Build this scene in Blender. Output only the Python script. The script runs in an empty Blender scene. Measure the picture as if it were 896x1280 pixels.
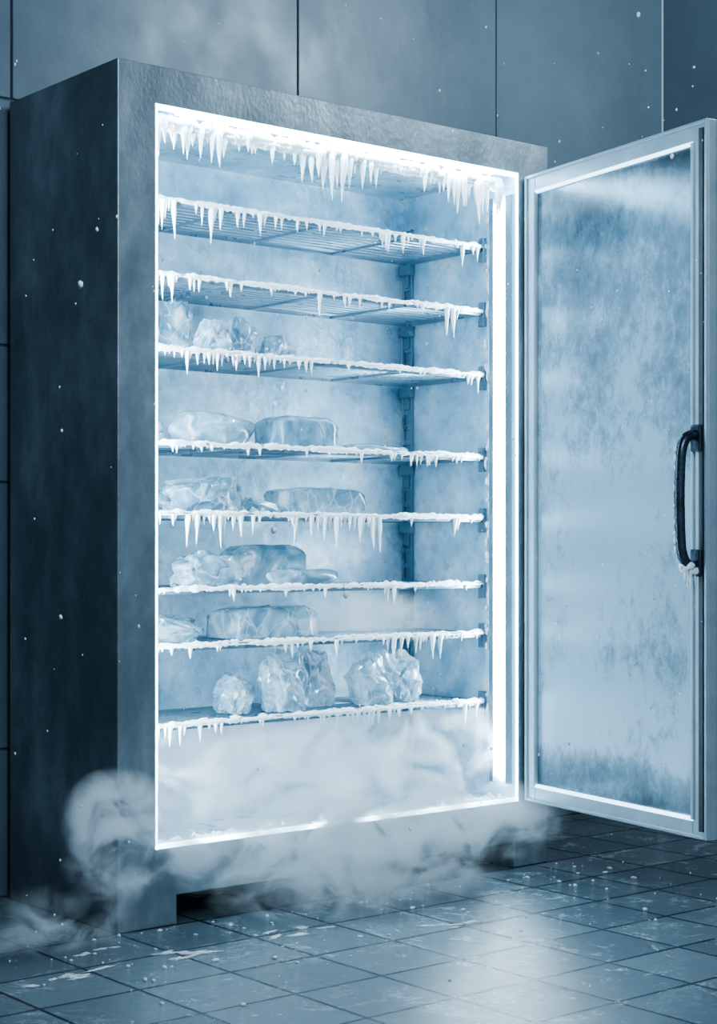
import bpy, bmesh, math, random
from mathutils import Vector, Matrix, noise
random.seed(7)
C = bpy.context.scene.collection
try:
    bpy.context.scene.view_settings.view_transform='AgX'
    bpy.context.scene.view_settings.look='AgX - Medium High Contrast'
except Exception: pass

# ---------------------------------------------------------------- helpers
def link(o, parent=None):
    C.objects.link(o)
    if parent: o.parent = parent
    return o
def empty(name, loc=(0,0,0)):
    e = bpy.data.objects.new(name, None); e.location = loc; e.empty_display_size=.1
    C.objects.link(e); return e
def mesh_obj(name, bm, mats, parent=None, smooth=False):
    me = bpy.data.meshes.new(name); bm.normal_update(); bm.to_mesh(me); bm.free()
    if not isinstance(mats,(list,tuple)): mats=[mats]
    for m in mats: me.materials.append(m)
    if smooth:
        for p in me.polygons: p.use_smooth=True
    return link(bpy.data.objects.new(name, me), parent)
def bbox(bm, x0,x1,y0,y1,z0,z1, mi=0):
    vs=[bm.verts.new(c) for c in [(x0,y0,z0),(x1,y0,z0),(x1,y1,z0),(x0,y1,z0),(x0,y0,z1),(x1,y0,z1),(x1,y1,z1),(x0,y1,z1)]]
    for f in [(0,3,2,1),(4,5,6,7),(0,1,5,4),(1,2,6,5),(2,3,7,6),(3,0,4,7)]:
        fc=bm.faces.new([vs[i] for i in f]); fc.material_index=mi
    return vs
def bevel(o, w=.004, seg=2):
    m=o.modifiers.new('bevel','BEVEL'); m.width=w; m.segments=seg; m.limit_method='ANGLE'; m.angle_limit=math.radians(40)
    return o
def tube(bm, pts, radii, sides=8, cap=True, mi=0):
    rings=[]
    n=len(pts)
    for i,p in enumerate(pts):
        p=Vector(p)
        d=(Vector(pts[min(i+1,n-1)])-Vector(pts[max(i-1,0)])).normalized()
        if abs(d.x)<.5: a=Vector((1,0,0))
        else: a=d.cross(Vector((0,0,1))).normalized()
        a=(a-d*a.dot(d)).normalized()
        b=d.cross(a).normalized()
        r=radii[i] if isinstance(radii,(list,tuple)) else radii
        rings.append([bm.verts.new(p+(a*math.cos(t)+b*math.sin(t))*r) for t in [2*math.pi*k/sides for k in range(sides)]])
    for i in range(n-1):
        for k in range(sides):
            f=bm.faces.new([rings[i][k],rings[i][(k+1)%sides],rings[i+1][(k+1)%sides],rings[i+1][k]]); f.material_index=mi
    if cap:
        try:
            bm.faces.new(rings[0][::-1]).material_index=mi; bm.faces.new(rings[-1]).material_index=mi
        except ValueError: pass
def icicle(bm, x,y,z,L,r):
    n=6; pts=[];rad=[]
    dx=random.uniform(-.06,.06)*L; dy=random.uniform(-.06,.06)*L
    for i in range(n+1):
        t=i/n
        pts.append((x+dx*t+random.uniform(-.04,.04)*r, y+dy*t, z-L*t))
        rad.append(max(.0006, r*((1-t)**.85)*(1+random.uniform(-.15,.15))))
    tube(bm, pts, rad, 7)
def ridge(bm, p0, p1, r, seed, lump=.5, step=.006):
    p0=Vector(p0);p1=Vector(p1);L=(p1-p0).length;n=max(4,int(L/step));pts=[];rad=[]
    for i in range(n+1):
        t=i/n;p=p0.lerp(p1,t)
        k=noise.noise(Vector((t*L*28,seed*3.1,0)));k2=noise.noise(Vector((t*L*90,seed*7.1,4)));k3=noise.noise(Vector((t*L*5,seed,9)))
        pts.append((p.x,p.y+k2*r*.4,p.z+k*r*.5))
        rad.append(r*max(.2,1+lump*(k*1.1+k2*.9+k3*.9)))
    tube(bm,pts,rad,9)
def rock(bm, loc, size, seed, sub=2, amp=.3, freq=1.5, rotz=0, flat=True):
    t=bmesh.ops.create_icosphere(bm, subdivisions=sub, radius=1.0)
    R=Matrix.Rotation(rotz,3,'Z')
    for v in t['verts']:
        c=v.co.copy()
        n=noise.noise(c*freq+Vector((seed*5.3,seed*1.7,seed)))
        c*=1+amp*n
        if flat and c.z<-.62: c.z=-.62
        c=Vector((c.x*size[0],c.y*size[1],(c.z+(.62 if flat else 0))*size[2]))
        v.co=R@c+Vector(loc)

# ---------------------------------------------------------------- materials
def mat(name):
    m=bpy.data.materials.new(name); m.use_nodes=True
    nt=m.node_tree; return m,nt,nt.nodes['Principled BSDF']
def N(nt,t,**k):
    n=nt.nodes.new(t)
    for a,b in k.items():
        if a in n.inputs: n.inputs[a].default_value=b
        else: setattr(n,a,b)
    return n
def ramp(nt, src, stops):
    r=nt.nodes.new('ShaderNodeValToRGB'); e=r.color_ramp.elements
    while len(e)<len(stops): e.new(.5)
    for i,(p,c) in enumerate(stops):
        e[i].position=p; e[i].color=(*c,1) if len(c)==3 else c
    nt.links.new(src, r.inputs[0]); return r
def g(v): return (v,v,v)
def noisy(name, stops, scale=4, rough=(.3,.6), metal=0, bump=.1, bscale=60, stretch=(1,1,1), detail=8, spec=.5, bdist=.01):
    m,nt,p=mat(name); l=nt.links.new
    tc=N(nt,'ShaderNodeTexCoord'); mp=N(nt,'ShaderNodeMapping'); mp.inputs['Scale'].default_value=stretch
    l(tc.outputs['Object'],mp.inputs[0])
    n1=N(nt,'ShaderNodeTexNoise',Scale=scale,Detail=detail,Roughness=.65); l(mp.outputs[0],n1.inputs['Vector'])
    r=ramp(nt,n1.outputs['Fac'],stops); l(r.outputs[0],p.inputs['Base Color'])
    n2=N(nt,'ShaderNodeTexNoise',Scale=scale*3.3,Detail=6); l(mp.outputs[0],n2.inputs['Vector'])
    rr=ramp(nt,n2.outputs['Fac'],[(.3,g(rough[0])),(.7,g(rough[1]))]); l(rr.outputs[0],p.inputs['Roughness'])
    p.inputs['Metallic'].default_value=metal; p.inputs['Specular IOR Level'].default_value=spec
    if bump:
        n3=N(nt,'ShaderNodeTexNoise',Scale=bscale,Detail=5); l(mp.outputs[0],n3.inputs['Vector'])
        b=N(nt,'ShaderNodeBump',Strength=bump,Distance=bdist); l(n3.outputs['Fac'],b.inputs['Height']); l(b.outputs[0],p.inputs['Normal'])
    return m,nt,p
def emis(name,col,s):
    m,nt,p=mat(name); p.inputs['Base Color'].default_value=(*col,1)
    p.inputs['Emission Color'].default_value=(*col,1); p.inputs['Emission Strength'].default_value=s
    return m

M_wall,_,_=noisy('wall_panel_metal',[(.3,(.090,.130,.160)),(.5,(.120,.170,.205)),(.75,(.155,.215,.255))],1.6,(.34,.5),.25,.12,18)
M_steel,_,_=noisy('stainless_steel_frosted',[(.3,(.15,.195,.225)),(.45,(.20,.255,.29)),(.54,(.26,.325,.365)),(.63,(.36,.445,.49)),(.75,(.48,.58,.63))],4,(.3,.5),.4,.18,90,(1,1,.6),14)
M_inner,nt,p=noisy('frosted_inner_liner',[(.30,(.19,.36,.49)),(.45,(.38,.58,.72)),(.55,(.52,.73,.85)),(.66,(.84,.94,1))],6,(.2,.5),.1,.6,26,detail=12)
M_shelf,nt_,p_=noisy('shelf_chrome_wire',[(.3,(.14,.23,.30)),(.7,(.22,.33,.41))],3,(.25,.35),.5,0)
M_frost,nt,p=noisy('white_frost',[(.3,(.86,.94,.98)),(.7,(.97,.99,1))],40,(.35,.7),0,.4,160,bdist=.003)
M_frame,_,_=noisy('door_frame_aluminium',[(.3,(.32,.42,.48)),(.7,(.47,.57,.63))],6,(.3,.5),.3,.1,80)
M_house,_,_=noisy('led_housing_grey',[(.3,(.10,.17,.22)),(.7,(.16,.24,.30))],6,(.4,.6),.2,.1,80)
M_gasket,_,_=noisy('door_gasket_rubber',[(.3,(.03,.045,.06)),(.7,(.06,.08,.1))],10,(.4,.6),0,.1,60)
M_handle,_,_=noisy('handle_dark_metal',[(.3,(.03,.045,.06)),(.7,(.08,.11,.14))],15,(.2,.35),.7,.05,60)
M_led=emis('led_strip_cool_white',(.66,.88,1),66)
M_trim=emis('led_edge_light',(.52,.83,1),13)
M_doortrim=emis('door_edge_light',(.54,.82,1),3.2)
M_door_out,_,_=noisy('door_outer_skin',[(.3,(.06,.09,.12)),(.7,(.11,.15,.18))],6,(.35,.55),.5,.1,80)
def bagmat(name,c0,c1,tr=.35,sc=16,edge=.85):
    m,nt,p=mat(name); l=nt.links.new
    tc=N(nt,'ShaderNodeTexCoord')
    nz=N(nt,'ShaderNodeTexNoise',Scale=6,Detail=3); l(tc.outputs['Object'],nz.inputs['Vector'])
    mxv=N(nt,'ShaderNodeMix',data_type='RGBA'); mxv.inputs[0].default_value=.12; l(tc.outputs['Object'],mxv.inputs[6]); l(nz.outputs['Color'],mxv.inputs[7])
    vo=N(nt,'ShaderNodeTexVoronoi',feature='DISTANCE_TO_EDGE',Scale=sc); l(mxv.outputs[2],vo.inputs['Vector'])
    n1=N(nt,'ShaderNodeTexNoise',Scale=13,Detail=8,Distortion=1.2); l(tc.outputs['Object'],n1.inputs['Vector'])
    r=ramp(nt,n1.outputs['Fac'],[(.38,c0),(.58,c1),(.68,(.9,.97,1))])
    e=ramp(nt,vo.outputs['Distance'],[(0,g(edge)),(.05,g(0))])
    mx=N(nt,'ShaderNodeMix',data_type='RGBA'); l(e.outputs[0],mx.inputs[0]); l(r.outputs[0],mx.inputs[6]); mx.inputs[7].default_value=(.92,.98,1,1)
    l(mx.outputs[2],p.inputs['Base Color'])
    b=N(nt,'ShaderNodeBump',Strength=.9,Distance=.012); l(vo.outputs['Distance'] if edge>.5 else n1.outputs['Fac'],b.inputs['Height']); l(b.outputs[0],p.inputs['Normal'])
    p.inputs['Roughness'].default_value=.12; p.inputs['Transmission Weight'].default_value=tr
    p.inputs['Coat Weight'].default_value=1; p.inputs['Coat Roughness'].default_value=.06; p.inputs['IOR'].default_value=1.25
    return m
M_bag=bagmat('frozen_bag_plastic',(.17,.34,.46),(.46,.68,.80),.3,18,.6)
M_meat=bagmat('frozen_meat_wrap',(.13,.27,.37),(.34,.53,.64),.1,12,0)
M_ice=bagmat('clear_ice',(.24,.46,.60),(.62,.83,.95),.3,18,.8)

M_glass,nt,p=mat('frosted_door_glass'); l=nt.links.new
tc=N(nt,'ShaderNodeTexCoord'); sx=N(nt,'ShaderNodeSeparateXYZ'); l(tc.outputs['Object'],sx.inputs[0])
n1=N(nt,'ShaderNodeTexNoise',Scale=2.4,Detail=8,Roughness=.65); l(tc.outputs['Object'],n1.inputs['Vector'])
mps=N(nt,'ShaderNodeMapping'); mps.inputs['Scale'].default_value=(1.3,1,.8); l(tc.outputs['Object'],mps.inputs[0])
n2=N(nt,'ShaderNodeTexNoise',Scale=22,Detail=12,Roughness=.8,Distortion=.5); l(mps.outputs[0],n2.inputs['Vector'])
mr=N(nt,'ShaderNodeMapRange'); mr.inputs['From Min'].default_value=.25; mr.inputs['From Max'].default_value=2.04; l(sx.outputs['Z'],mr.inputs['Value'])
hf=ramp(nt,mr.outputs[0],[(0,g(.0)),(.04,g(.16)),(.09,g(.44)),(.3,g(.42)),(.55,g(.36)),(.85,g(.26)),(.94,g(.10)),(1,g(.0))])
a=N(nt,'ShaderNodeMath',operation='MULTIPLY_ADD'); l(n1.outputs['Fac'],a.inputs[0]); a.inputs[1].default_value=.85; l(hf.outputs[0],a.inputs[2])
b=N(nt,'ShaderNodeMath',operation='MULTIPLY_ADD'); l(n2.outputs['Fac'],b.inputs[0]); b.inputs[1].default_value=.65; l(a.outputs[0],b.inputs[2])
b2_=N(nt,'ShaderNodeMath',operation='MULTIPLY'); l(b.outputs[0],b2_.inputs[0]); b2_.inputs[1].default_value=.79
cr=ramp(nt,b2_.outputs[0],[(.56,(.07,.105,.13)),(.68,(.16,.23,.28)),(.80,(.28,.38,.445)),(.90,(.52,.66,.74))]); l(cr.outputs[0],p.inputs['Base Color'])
rr=ramp(nt,b2_.outputs[0],[(.52,g(.10)),(.9,g(.22))]); l(rr.outputs[0],p.inputs['Roughness'])
bp=N(nt,'ShaderNodeBump',Strength=.16,Distance=.003); l(n2.outputs['Fac'],bp.inputs['Height']); l(bp.outputs[0],p.inputs['Normal'])
p.inputs['Metallic'].default_value=.55

M_floor,nt,p=mat('wet_floor_tiles'); l=nt.links.new
tc=N(nt,'ShaderNodeTexCoord')
br=N(nt,'ShaderNodeTexBrick',offset=0.0,squash=1.0); br.inputs['Scale'].default_value=1; br.inputs['Brick Width'].default_value=.245; br.inputs['Row Height'].default_value=.245
br.inputs['Mortar Size'].default_value=.005; br.inputs['Mortar Smooth'].default_value=.2
br.inputs['Color1'].default_value=(.12,.168,.198,1); br.inputs['Color2'].default_value=(.185,.245,.282,1); br.inputs['Mortar'].default_value=(.012,.018,.025,1)
l(tc.outputs['Object'],br.inputs['Vector'])
n1=N(nt,'ShaderNodeTexNoise',Scale=3.0,Detail=15,Roughness=.82,Distortion=2.0); l(tc.outputs['Object'],n1.inputs['Vector'])
n2=N(nt,'ShaderNodeTexNoise',Scale=5,Detail=12,Roughness=.78); l(tc.outputs['Object'],n2.inputs['Vector'])
fr=ramp(nt,n1.outputs['Fac'],[(.56,g(0)),(.60,g(.7))])
fm=N(nt,'ShaderNodeMath',operation='MULTIPLY'); l(fr.outputs[0],fm.inputs[0]); inv=N(nt,'ShaderNodeMath',operation='SUBTRACT'); inv.inputs[0].default_value=1; l(br.outputs['Fac'],inv.inputs[1]); l(inv.outputs[0],fm.inputs[1])
mx=N(nt,'ShaderNodeMix',data_type='RGBA'); l(fm.outputs[0],mx.inputs[0]); l(br.outputs['Color'],mx.inputs[6]); mx.inputs[7].default_value=(.50,.62,.68,1)
l(mx.outputs[2],p.inputs['Base Color'])
r2=ramp(nt,n2.outputs['Fac'],[(.44,g(.05)),(.60,g(.30))]); l(r2.outputs[0],p.inputs['Roughness'])
ma=N(nt,'ShaderNodeMath',operation='MULTIPLY_ADD'); l(br.outputs['Fac'],ma.inputs[0]); ma.inputs[1].default_value=-1.5; l(n2.outputs['Fac'],ma.inputs[2])
bp=N(nt,'ShaderNodeBump',Strength=.6,Distance=.006); l(ma.outputs[0],bp.inputs['Height']); l(bp.outputs[0],p.inputs['Normal'])
p.inputs['Specular IOR Level'].default_value=1.0

# ---------------------------------------------------------------- room
X0,X1,Y0,YW,ZC=-4.2,2.76,-5.4,.590,3.3
bm=bmesh.new(); bbox(bm,X0,X1+.1,Y0,YW+.1,-.06,0); mesh_obj('floor',bm,M_floor)
bm=bmesh.new(); bbox(bm,X0,X1+.1,Y0,YW+.1,ZC,ZC+.06); mesh_obj('ceiling',bm,M_wall)
def panels(name, horiz, zs, axis, at, sign):
    bm=bmesh.new(); gp=.003
    for i in range(len(horiz)-1):
        for j in range(len(zs)-1):
            a0,a1,z0,z1=horiz[i]+gp,horiz[i+1]-gp,zs[j]+gp,zs[j+1]-gp
            if axis=='x': bbox(bm,a0,a1,min(at,at+sign*.03),max(at,at+sign*.03),z0,z1)
            else: bbox(bm,min(at,at+sign*.03),max(at,at+sign*.03),a0,a1,z0,z1)
    if axis=='x': bbox(bm,horiz[0],horiz[-1],min(at+sign*.006,at+sign*.08),max(at+sign*.006,at+sign*.08),zs[0],zs[-1],1)
    else: bbox(bm,min(at+sign*.006,at+sign*.08),max(at+sign*.006,at+sign*.08),horiz[0],horiz[-1],zs[0],zs[-1],1)
    o=mesh_obj(name,bm,[M_wall,M_gasket]); bevel(o,.002,1); return o
zs=[0,.41,1.15,1.53,2.215,ZC]
panels('wall_back',[X0,-3.3,-2.45,-1.58,-.715,.018,1.019,1.886,X1],zs,'x',YW,1)
panels('wall_right',[Y0,-4.5,-3.6,-2.75,-1.9,-1.05,-.2,YW],zs,'y',X1,1)
panels('wall_left',[Y0,-4.5,-3.6,-2.75,-1.9,-1.05,-.2,YW],zs,'y',X0,-1)

# ---------------------------------------------------------------- freezer
FZ=empty('commercial_freezer')
W,D,H=1.536,.568,2.2
ox0,ox1,oz0,oz1,oyb=.114,1.4085,.200,2.103,.54
bm=bmesh.new(); bbox(bm,0,W,0,D,0,H); body=mesh_obj('cabinet_body',bm,[M_steel,M_inner],FZ)
cuts=[]
for a in [(ox0,ox1,-.1,oyb,oz0,oz1),(.177,1.39,-.1,.50,-.1,.076)]:
    bm=bmesh.new(); bbox(bm,*a); c=mesh_obj('cut',bm,[M_steel,M_inner]); cuts.append(c)
    md=body.modifiers.new('b','BOOLEAN'); md.operation='DIFFERENCE'; md.object=c; md.solver='EXACT'
bpy.context.view_layer.update()
me=bpy.data.meshes.new_from_object(body.evaluated_get(bpy.context.evaluated_depsgraph_get()))
body.modifiers.clear(); body.data=me
me.materials.clear(); me.materials.append(M_steel); me.materials.append(M_inner)
for c in cuts: bpy.data.objects.remove(c)
for pl in me.polygons:
    c=pl.center
    pl.material_index = 1 if (ox0-.01<c.x<ox1+.01 and .003<c.y<oyb+.01 and oz0-.01<c.z<oz1+.01) else 0
bevel(body,.0035,2)

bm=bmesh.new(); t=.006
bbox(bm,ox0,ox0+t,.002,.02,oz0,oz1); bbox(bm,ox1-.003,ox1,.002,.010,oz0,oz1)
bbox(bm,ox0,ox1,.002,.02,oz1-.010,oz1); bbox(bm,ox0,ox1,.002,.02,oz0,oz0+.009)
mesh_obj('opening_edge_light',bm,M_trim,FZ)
bm=bmesh.new()
bbox(bm,ox1-.014,ox1-.004,.042,.094,.27,2.02); bbox(bm,ox0+.004,ox0+.014,.042,.094,.27,2.02)  # second box: left-wall strip, out of view, added to light the interior
bbox(bm,ox0+.08,ox1-.08,.022,.036,oz1-.010,oz1-.004)  # strip behind the header lip, added to light the icicles
mesh_obj('led_strips_seen_and_added',bm,M_led,FZ)
bm=bmesh.new()
for s in (1,-1):
    xa=ox1 if s==1 else ox0
    for (ya,yb) in ((.014,.042),(.094,.112)):
        bbox(bm,min(xa,xa-s*.016),max(xa,xa-s*.016),ya,yb,.25,2.04)
bevel(mesh_obj('led_housing',bm,M_house,FZ),.002)

bm=bmesh.new()
for s in (1,-1):
    xa=ox1 if s==1 else ox0
    def bx(a,b,y0,y1,z0,z1): bbox(bm,min(xa-s*a,xa-s*b),max(xa-s*a,xa-s*b),y0,y1,z0,z1)
    bx(0,.012,.478,.486,.22,2.0); bx(0,.012,.518,.526,.22,2.0); bx(0,.004,.486,.518,.22,2.0)
    z=.25
    while z<1.98: bx(.004,.010,.486,.518,z,z+.018); z+=.05
zsh=[1.895,1.696,1.499,1.247,1.059,.856,.704,.494]
ys,ye=.142,.50
for z in zsh:
    for s in (1,-1):
        xa=ox1 if s==1 else ox0
        bx(.0,.024,.474,.53,z-.045,z-.008); bx(.0,.014,.49,.515,z-.085,z-.04)
        bx(.0,.016,ys-.004,ys+.02,z-.045,z+.03)
bevel(mesh_obj('shelf_uprights',bm,M_shelf,FZ),.002,1)

xs0,xs1=ox0+.014,ox1-.014
for i,z in enumerate(zsh):
    bm=bmesh.new()
    bbox(bm,xs0,xs1,ys,ys+.010,z-.012,z+.004)
    bbox(bm,xs0,xs1,ye-.008,ye,z-.012,z+.004)
    bbox(bm,xs0,xs0+.008,ys,ye,z-.012,z+.004); bbox(bm,xs1-.008,xs1,ys,ye,z-.012,z+.004)
    y=ys+.036
    while y<ye-.012:
        tube(bm,[(xs0,y,z),(xs1,y,z)],.0032,6); y+=.036
    for k in range(1,4):
        xx=xs0+(xs1-xs0)*k/4
        tube(bm,[(xx,ys,z-.008),(xx,ye,z-.008)],.0046,6)
    o=mesh_obj('wire_shelf',bm,M_shelf,FZ)
    bm=bmesh.new()
    ridge(bm,(xs0,ys-.001,z+.001),(xs1,ys-.001,z+.001),.0060,i+1,.9)
    ridge(bm,(xs0,ys+.004,z+.006),(xs1,ys+.004,z+.006),.0038,i+31,1.3)
    x=xs0+.01; long=[.088,.078,.044,.030,.076,.048,.058,.056][i]
    while x<xs1-.01:
        k=noise.noise(Vector((x*3.1,i*2.7,1)))+.25+(.35*(1-x/1.0) if i<3 or i==4 else 0)
        k2=noise.noise(Vector((x*14,i*5.7,3)))
        if random.random()<.40+k*.8:
            L=long*max(.18,(.45+k*.7+k2*.9))*random.uniform(.25,1.25)
            icicle(bm,x,ys-.002+random.uniform(-.003,.003),z-.001,L,random.uniform(.004,.0065)+L*.05)
        x+=random.uniform(.009,.023)
    for k in range(16):
        xx=random.uniform(xs0+.03,xs1-.03)
        rock(bm,(xx,ys+random.uniform(.0,.02),z+.002),(random.uniform(.006,.02),.008,random.uniform(.004,.008)),k+i*40,1,.5,2)
    mesh_obj('shelf_frost_icicles',bm,M_frost,FZ,True)

bm=bmesh.new()
y=.055
for k,(dz,rr_) in enumerate(((0,.015),(-.012,.011),(-.020,.007))):
    ridge(bm,(ox0+.004,y+k*.004,oz1-.022+dz),(ox1-.03,y+k*.004,oz1-.022+dz),rr_,60+k,.85)
x=ox0+.012
while x<ox1-.03:
    k=noise.noise(Vector((x*4.3,7.7,1))); k2=noise.noise(Vector((x*17,3.7,2)))
    L=.072*(1+1.3*k+1.0*k2)*random.uniform(.35,1.4)
    L=max(.018,min(L,.135))
    icicle(bm,x,y+random.uniform(-.008,.012),oz1-.028,L,random.uniform(.006,.009)+L*.05)
    x+=random.uniform(.011,.026)
mesh_obj('header_icicles',bm,M_frost,FZ,True)
bm=bmesh.new()
ridge(bm,(ox0+.01,.03,oz0+.006),(ox1-.02,.03,oz0+.006),.007,91,1.0)
ridge(bm,(ox0+.01,.045,oz0+.003),(ox1-.02,.045,oz0+.003),.009,92,1.1)
for k in range(110):
    xx=ox0+.02+(ox1-ox0-.05)*random.random()**.6
    rock(bm,(xx,random.uniform(.02,.09),oz0),(random.uniform(.004,.010),.008,random.uniform(.005,.018)),k,1,.6,2)
for k in range(60):
    zz=random.uniform(.3,2.0)
    rock(bm,(ox1-.004,random.uniform(.112,.14),zz),(.008,.006,random.uniform(.006,.02)),k+300,1,.6,2,0,False)
mesh_obj('sill_frost',bm,M_frost,FZ,True)

# ---------------------------------------------------------------- door
DR=empty('door'); DR.parent=FZ; DR.location=(1.4324,-.010,0); DR.rotation_euler=(0,0,math.radians(-99.9))
dw,dz0,dz1=.825,.202,2.093; gx0,gx1,gz0,gz1=.045,.762,.25,2.04
bm=bmesh.new()
bbox(bm,0,gx0,0,.030,dz0,dz1); bbox(bm,gx1,dw,0,.030,dz0,dz1)
bbox(bm,gx0,gx1,0,.030,dz0,gz0); bbox(bm,gx0,gx1,0,.030,gz1,dz1)
bevel(mesh_obj('door_frame',bm,M_frame,DR),.002,1)
bm=bmesh.new()
a=.010
bbox(bm,0,a,-.008,0,dz0,dz1); bbox(bm,dw-a,dw,-.008,0,dz0,dz1); bbox(bm,a,dw-a,-.008,0,dz0,dz0+a); bbox(bm,a,dw-a,-.008,0,dz1-a,dz1)
bbox(bm,gx0-.006,gx0+.004,-.006,.004,gz0,gz1); bbox(bm,gx1-.004,gx1+.008,-.006,.004,gz0,gz1)
bevel(mesh_obj('door_lip',bm,M_frame,DR),.002,1)
bm=bmesh.new()
bbox(bm,.790,.806,-.004,.002,dz0+.02,dz1-.02)
mesh_obj('door_gasket',bm,M_gasket,DR)
bm=bmesh.new(); bbox(bm,0,dw+.004,.030,.062,dz0-.004,dz1+.004); bevel(mesh_obj('door_outer_panel',bm,M_door_out,DR),.003)
bm=bmesh.new(); bbox(bm,gx0,gx1,.010,.020,gz0,gz1); mesh_obj('door_glass',bm,M_glass,DR)
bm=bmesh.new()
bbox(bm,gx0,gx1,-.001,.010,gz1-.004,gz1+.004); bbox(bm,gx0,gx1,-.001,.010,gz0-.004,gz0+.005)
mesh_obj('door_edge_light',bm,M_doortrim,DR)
# handle
bm=bmesh.new(); hx=.785
z0h,z1h=.925,1.262
prof=[(0,z1h),(-.02,z1h+.004),(-.042,z1h-.004),(-.056,z1h-.028),(-.062,z1h-.07),(-.065,(z0h+z1h)/2),(-.062,z0h+.07),(-.056,z0h+.028),(-.042,z0h+.004),(-.02,z0h-.004),(0,z0h)]
def cr_(P,n=5):
    out=[]
    for i in range(len(P)-1):
        p0,p1,p2,p3=P[max(i-1,0)],P[i],P[i+1],P[min(i+2,len(P)-1)]
        for k in range(n):
            t=k/n
            out.append(tuple(.5*((2*p1[j])+(-p0[j]+p2[j])*t+(2*p0[j]-5*p1[j]+4*p2[j]-p3[j])*t*t+(-p0[j]+3*p1[j]-3*p2[j]+p3[j])*t**3) for j in range(2)))
    return out+[P[-1]]
tube(bm,[(hx,a_,b_) for a_,b_ in cr_(prof)],.0145,14)
o=mesh_obj('door_handle',bm,M_handle,DR,True)
bm=bmesh.new()
bbox(bm,hx-.020,hx+.020,-.014,-.002,z1h-.040,z1h+.032); bbox(bm,hx-.020,hx+.020,-.014,-.002,z0h-.032,z0h+.040)
bevel(mesh_obj('handle_mounts',bm,M_handle,DR),.005)
bm=bmesh.new()
for k in range(9):
    rock(bm,(hx+random.uniform(-.01,.012),-.05+k*.004,z0h-.020+random.uniform(-.01,.01)),(.011,.011,.013),k,2,.5,2)
for k in range(6): icicle(bm,hx+random.uniform(-.008,.01),-.048+k*.007,z0h-.01,random.uniform(.03,.06),.007)
for k in range(12):
    rock(bm,(hx-.004,-.077+random.uniform(0,.004),z0h+.03+k*.024),(.004,.004,random.uniform(.006,.016)),k+9,1,.5,2)
mesh_obj('handle_frost',bm,M_frost,DR,True)

# ---------------------------------------------------------------- frozen food
def crumple(bm, x,y,z,sx_,sy_,sz_,rz,sd,pts=34,flap=0):
    rnd=random.Random(sd*13+1); b2=bmesh.new()
    for k in range(pts):
        th=rnd.uniform(0,2*math.pi); ph=math.asin(rnd.uniform(-.95,1))
        e=.75
        cx=math.copysign(abs(math.cos(ph)*math.cos(th))**e,math.cos(th)); cy=math.copysign(abs(math.cos(ph)*math.sin(th))**e,math.sin(th)); cz=math.sin(ph)
        r=rnd.uniform(.86,1.08)
        b2.verts.new((cx*r,cy*r,max(cz*r,-.62)))
    for k in range(8):
        th=2*math.pi*k/8; b2.verts.new((.78*math.cos(th),.78*math.sin(th),-.62))
    h=bmesh.ops.convex_hull(b2,input=b2.verts[:])
    bmesh.ops.delete(b2,geom=list({e for e in h['geom_interior']+h['geom_unused'] if isinstance(e,bmesh.types.BMVert)}),context='VERTS')
    bmesh.ops.triangulate(b2,faces=b2.faces[:])
    bmesh.ops.subdivide_edges(b2,edges=b2.edges[:],cuts=4,use_grid_fill=True)
    R=Matrix.Rotation(rz,3,'Z'); off={}
    for v in b2.verts:
        c=v.co.copy(); q0=v.co
        n=noise.noise_vector(q0*2.6+Vector((sd,0,sd)))*.13
        w_=(.22-abs(noise.noise(q0*3.0+Vector((sd,3,sd)))))*.26   # plastic folds
        c=c+n+q0.normalized()*w_
        if c.z<-.62: c.z=-.62
        q=R@Vector((c.x*sx_,c.y*sy_,(c.z+.62)*sz_))+Vector((x,y,z+.005))
        off[v]=bm.verts.new(q)
    for f in b2.faces:
        try: bm.faces.new([off[v] for v in f.verts])
        except ValueError: pass
    b2.free()
    if flap:   # gathered plastic end of the bag
        rows=[]
        for i in range(5):
            t=i/4; row=[]
            for j in range(9):
                u=j/8-.5
                row.append(bm.verts.new(Vector((x+flap*(sx_*.85+t*sx_*.42),y+u*sy_*(1.0+t*1.0),z+.008+sz_*(.5-.3*t)+math.sin(j*2.4+sd)*.006*(1+t)))))
            rows.append(row)
        for i in range(4):
            for j in range(8): bm.faces.new([rows[i][j],rows[i][j+1],rows[i+1][j+1],rows[i+1][j]])
def bag(name,m,z,x,y,sx_,sy_,sz_,rz,sd,flap=0,pts=34,smooth=False):
    bm=bmesh.new(); crumple(bm,x,y,z,sx_,sy_,sz_,rz,sd,pts,flap)
    return mesh_obj(name,bm,m,None,smooth)
def smoothf(name,m,z,x,y,sx_,sy_,sz_,rz,sd):
    bm=bmesh.new(); rock(bm,(x,y,z+.005),(sx_,sy_,sz_),sd,4,.32,1.2,rz); return mesh_obj(name,bm,m,None,True)
def packet(name,m,z,x,y,lx,ly,lz,rz,sd,wob=.006,smooth=True):
    bm=bmesh.new(); bmesh.ops.create_cube(bm,size=1); bmesh.ops.subdivide_edges(bm,edges=bm.edges[:],cuts=9,use_grid_fill=True)
    R=Matrix.Rotation(rz,3,'Z')
    for v in bm.verts:
        c=v.co
        puff=1-.15*(max(0,abs(c.x)*2-.6)/.4)**2-.12*(max(0,abs(c.y)*2-.6)/.4)**2
        q=Vector((c.x*lx,c.y*ly,(c.z+.5)*lz*puff))
        n=noise.noise_vector(q*22+Vector((sd,sd*2,0)))
        q+=Vector((n.x*wob,n.y*wob,n.z*wob if c.z>-.4 else 0))
        v.co=R@q+Vector((x,y,z+.006))
    return mesh_obj(name,bm,m,None,smooth)
Z3,Z4,Z5,Z6,Z7,Z8=[zsh[i] for i in (2,3,4,5,6,7)]
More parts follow.
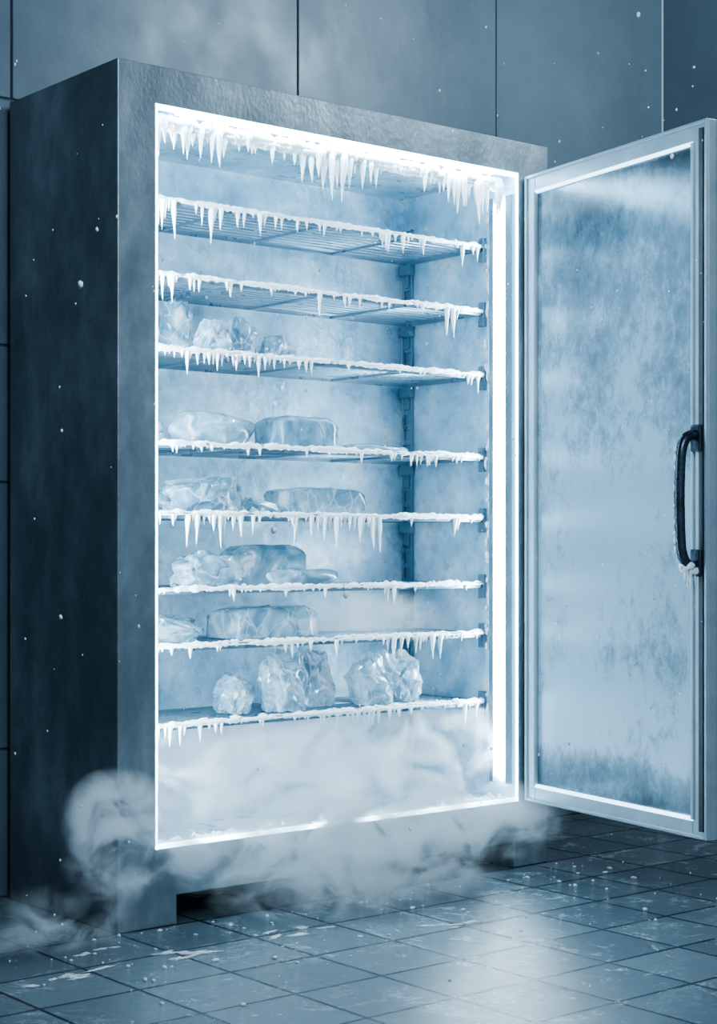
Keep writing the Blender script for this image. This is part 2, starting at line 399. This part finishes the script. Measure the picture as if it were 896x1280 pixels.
bag('frozen_vegetable_bag',M_bag,Z3,.235,.25,.045,.05,.064,.0,1)
bag('frozen_vegetable_bag',M_bag,Z3,.385,.33,.075,.04,.102,.0,2)
bag('frozen_vegetable_bag',M_bag,Z3,.425,.20,.055,.045,.064,.0,3)
bag('frozen_vegetable_bag',M_bag,Z3,.560,.26,.050,.05,.078,0,4)
bag('frozen_vegetable_bag',M_meat,Z3,.69,.26,.052,.05,.048,0,5)
smoothf('frozen_fish_fillet',M_meat,Z4,.235,.24,.05,.05,.050,0,6)
smoothf('frozen_fish_fillet',M_meat,Z4,.46,.25,.140,.06,.058,.05,7)
packet('frozen_meat_block',M_meat,Z4,.77,.27,.21,.13,.095,.05,8,.004)
smoothf('frozen_flat_packet',M_meat,Z4,1.05,.28,.14,.07,.018,0,9)
bag('frozen_poultry_bag',M_bag,Z5,.44,.25,.155,.075,.080,0,11,1,26)
packet('frozen_meal_packet',M_bag,Z5,.84,.27,.27,.14,.078,0,12,.006,False)
bag('frozen_vegetable_bag',M_bag,Z6,.21,.24,.038,.05,.05,0,13)
bag('frozen_poultry_bag',M_bag,Z6,.42,.23,.125,.06,.062,0,14,0,26)
smoothf('frozen_fish_fillet',M_meat,Z6,.735,.19,.115,.042,.032,0,15)
packet('frozen_meal_packet',M_meat,Z6,.70,.34,.24,.10,.115,.0,16,.002,False)
packet('frozen_meat_block',M_bag,Z7,.67,.30,.28,.16,.090,0,17,.006)
bag('frozen_vegetable_bag',M_bag,Z7,.34,.29,.11,.08,.050,0,18)
bag('ice_bag',M_ice,Z8,.550,.28,.054,.06,.072,.0,21)
bag('ice_bag',M_ice,Z8,.705,.24,.084,.055,.110,.0,22)
bag('ice_bag',M_ice,Z8,.870,.32,.074,.06,.104,.0,23)
bag('ice_bag',M_ice,Z8,1.035,.24,.082,.055,.106,.0,24)
bag('ice_bag',M_ice,Z8,1.185,.28,.060,.06,.096,.0,25)

# ---------------------------------------------------------------- floor ice & snow
bm=bmesh.new()
for k in range(110):
    x=random.uniform(-.4,1.6); y=-abs(random.gauss(0,.38))-.02
    s=random.choice([.002,.003,.004,.006])
    rock(bm,(x,y,0),(s*random.uniform(.8,2),s*random.uniform(.7,1.5),s*.7),k,1,.6,2,random.uniform(0,3))
for (x,y,s) in [(-.013,-.285,.09),(-.29,-.29,.06),(-.152,-.13,.05),(.363,-.262,.07),(.72,-.44,.06)]:
    for j in range(7):
        rock(bm,(x+random.gauss(0,s*.8),y+random.gauss(0,s*.35),0),(s*random.uniform(.10,.36),s*random.uniform(.05,.13),.0011),k+j*3+int(x*50),4,1.4,3.4,random.uniform(-.5,.5))
mesh_obj('ice_debris',bm,M_frost,None,True)
bm=bmesh.new()
for k in range(560):
    x=random.uniform(-1.2,2.0); y=random.uniform(-1.6,-.03); z=random.uniform(.05,2.6)
    s=random.choice([.0012,.0016,.002,.0028])
    if random.random()<.03: s=.005
    rock(bm,(x,y,z),(s,s,s*1.4),k,1,.4,2,0,False)
mesh_obj('snow_flakes',bm,M_frost,None,True)

# ---------------------------------------------------------------- mist
def mist(name,box,dens,scale,thr,blobs,step=.6,seed=0,glow=.1,det=4,lo=.04):
    m=bpy.data.materials.new(name); m.use_nodes=True; nt=m.node_tree; nt.nodes.clear(); l=nt.links.new
    out=N(nt,'ShaderNodeOutputMaterial'); v=N(nt,'ShaderNodeVolumePrincipled'); l(v.outputs[0],out.inputs['Volume'])
    v.inputs['Color'].default_value=(.93,.98,1,1); v.inputs['Anisotropy'].default_value=.0
    tc=N(nt,'ShaderNodeTexCoord')
    mp=N(nt,'ShaderNodeMapping'); mp.inputs['Location'].default_value=(seed,seed,0); mp.inputs['Scale'].default_value=(1,1,1.25); l(tc.outputs['Object'],mp.inputs[0])
    n=N(nt,'ShaderNodeTexNoise',Scale=scale,Detail=det,Roughness=.62,Distortion=1.0); l(mp.outputs[0],n.inputs['Vector'])
    cur=None
    for (cx,cy,cz,rx,ry,rz,w_) in blobs:
        s_=N(nt,'ShaderNodeVectorMath',operation='SUBTRACT'); l(tc.outputs['Object'],s_.inputs[0]); s_.inputs[1].default_value=(cx,cy,cz)
        d_=N(nt,'ShaderNodeVectorMath',operation='DIVIDE'); l(s_.outputs[0],d_.inputs[0]); d_.inputs[1].default_value=(rx,ry,rz)
        L_=N(nt,'ShaderNodeVectorMath',operation='LENGTH'); l(d_.outputs[0],L_.inputs[0])
        r_=N(nt,'ShaderNodeMapRange'); l(L_.outputs['Value'],r_.inputs['Value']); r_.inputs['From Min'].default_value=1; r_.inputs['From Max'].default_value=.0
        r_.inputs['To Min'].default_value=0; r_.inputs['To Max'].default_value=w_
        if cur is None: cur=r_.outputs[0]
        else:
            x_=N(nt,'ShaderNodeMath',operation='ADD'); l(cur,x_.inputs[0]); l(r_.outputs[0],x_.inputs[1]); cur=x_.outputs[0]
    r=ramp(nt,n.outputs['Fac'],[(thr[0],g(lo)),(thr[1],g(1))])
    mm=N(nt,'ShaderNodeMath',operation='MULTIPLY'); l(r.outputs[0],mm.inputs[0]); l(cur,mm.inputs[1])
    mm2=N(nt,'ShaderNodeMath',operation='MULTIPLY'); l(mm.outputs[0],mm2.inputs[0]); mm2.inputs[1].default_value=dens
    l(mm2.outputs[0],v.inputs['Density'])
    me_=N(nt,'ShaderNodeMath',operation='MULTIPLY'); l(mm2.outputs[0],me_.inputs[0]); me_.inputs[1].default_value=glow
    l(me_.outputs[0],v.inputs['Emission Strength']); v.inputs['Emission Color'].default_value=(.48,.76,1,1)  # emission added to the mist in place of multiply scattered light
    try: m.cycles.volume_step_rate=step
    except Exception: pass
    bm=bmesh.new(); bbox(bm,*box); return mesh_obj(name,bm,m,None)
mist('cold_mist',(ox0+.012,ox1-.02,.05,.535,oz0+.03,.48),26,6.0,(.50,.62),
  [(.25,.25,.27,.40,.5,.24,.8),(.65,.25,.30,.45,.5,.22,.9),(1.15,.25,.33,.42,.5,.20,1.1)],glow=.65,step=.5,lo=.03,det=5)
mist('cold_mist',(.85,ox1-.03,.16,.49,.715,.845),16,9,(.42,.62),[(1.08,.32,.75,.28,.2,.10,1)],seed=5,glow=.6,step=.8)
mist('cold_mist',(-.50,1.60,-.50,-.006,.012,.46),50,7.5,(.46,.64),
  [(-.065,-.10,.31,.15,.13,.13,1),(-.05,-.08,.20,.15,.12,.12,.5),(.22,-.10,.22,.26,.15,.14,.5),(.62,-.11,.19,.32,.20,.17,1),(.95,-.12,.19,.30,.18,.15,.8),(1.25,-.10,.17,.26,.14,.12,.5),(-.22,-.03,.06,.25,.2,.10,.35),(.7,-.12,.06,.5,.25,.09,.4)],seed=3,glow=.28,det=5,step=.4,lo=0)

# ---------------------------------------------------------------- lights, world, camera
def area(name,loc,target,size,power,col,sy=None):
    L=bpy.data.lights.new(name,'AREA'); L.energy=power; L.color=col; L.size=size
    if sy: L.shape='RECTANGLE'; L.size_y=sy
    o=bpy.data.objects.new(name,L); C.objects.link(o); o.location=loc
    o.rotation_euler=(Vector(target)-Vector(loc)).to_track_quat('-Z','Y').to_euler(); return o
area('unseen_overhead_light',(2.0,-1.0,3.2),(2.0,.3,2.2),.9,52,(.78,.90,1))
area('unseen_overhead_light',(-.6,-3.2,3.2),(.6,0,1.2),1.6,125,(.68,.84,1))  # unseen fill lamp, added to brighten the cabinet front and room
w=bpy.data.worlds.new('world'); bpy.context.scene.world=w; w.use_nodes=True
w.node_tree.nodes['Background'].inputs[0].default_value=(.38,.56,.71,1); w.node_tree.nodes['Background'].inputs[1].default_value=.76

cam=bpy.data.cameras.new('camera'); co=bpy.data.objects.new('camera',cam); C.objects.link(co)
co.location=(-2.256,-3.698,.979); co.rotation_euler=(math.radians(90),0,math.radians(-39.4))
cam.sensor_fit='VERTICAL'; cam.sensor_height=36; cam.lens=2138/1280*36; cam.shift_y=40/1280; cam.clip_start=.05
bpy.context.scene.camera=co
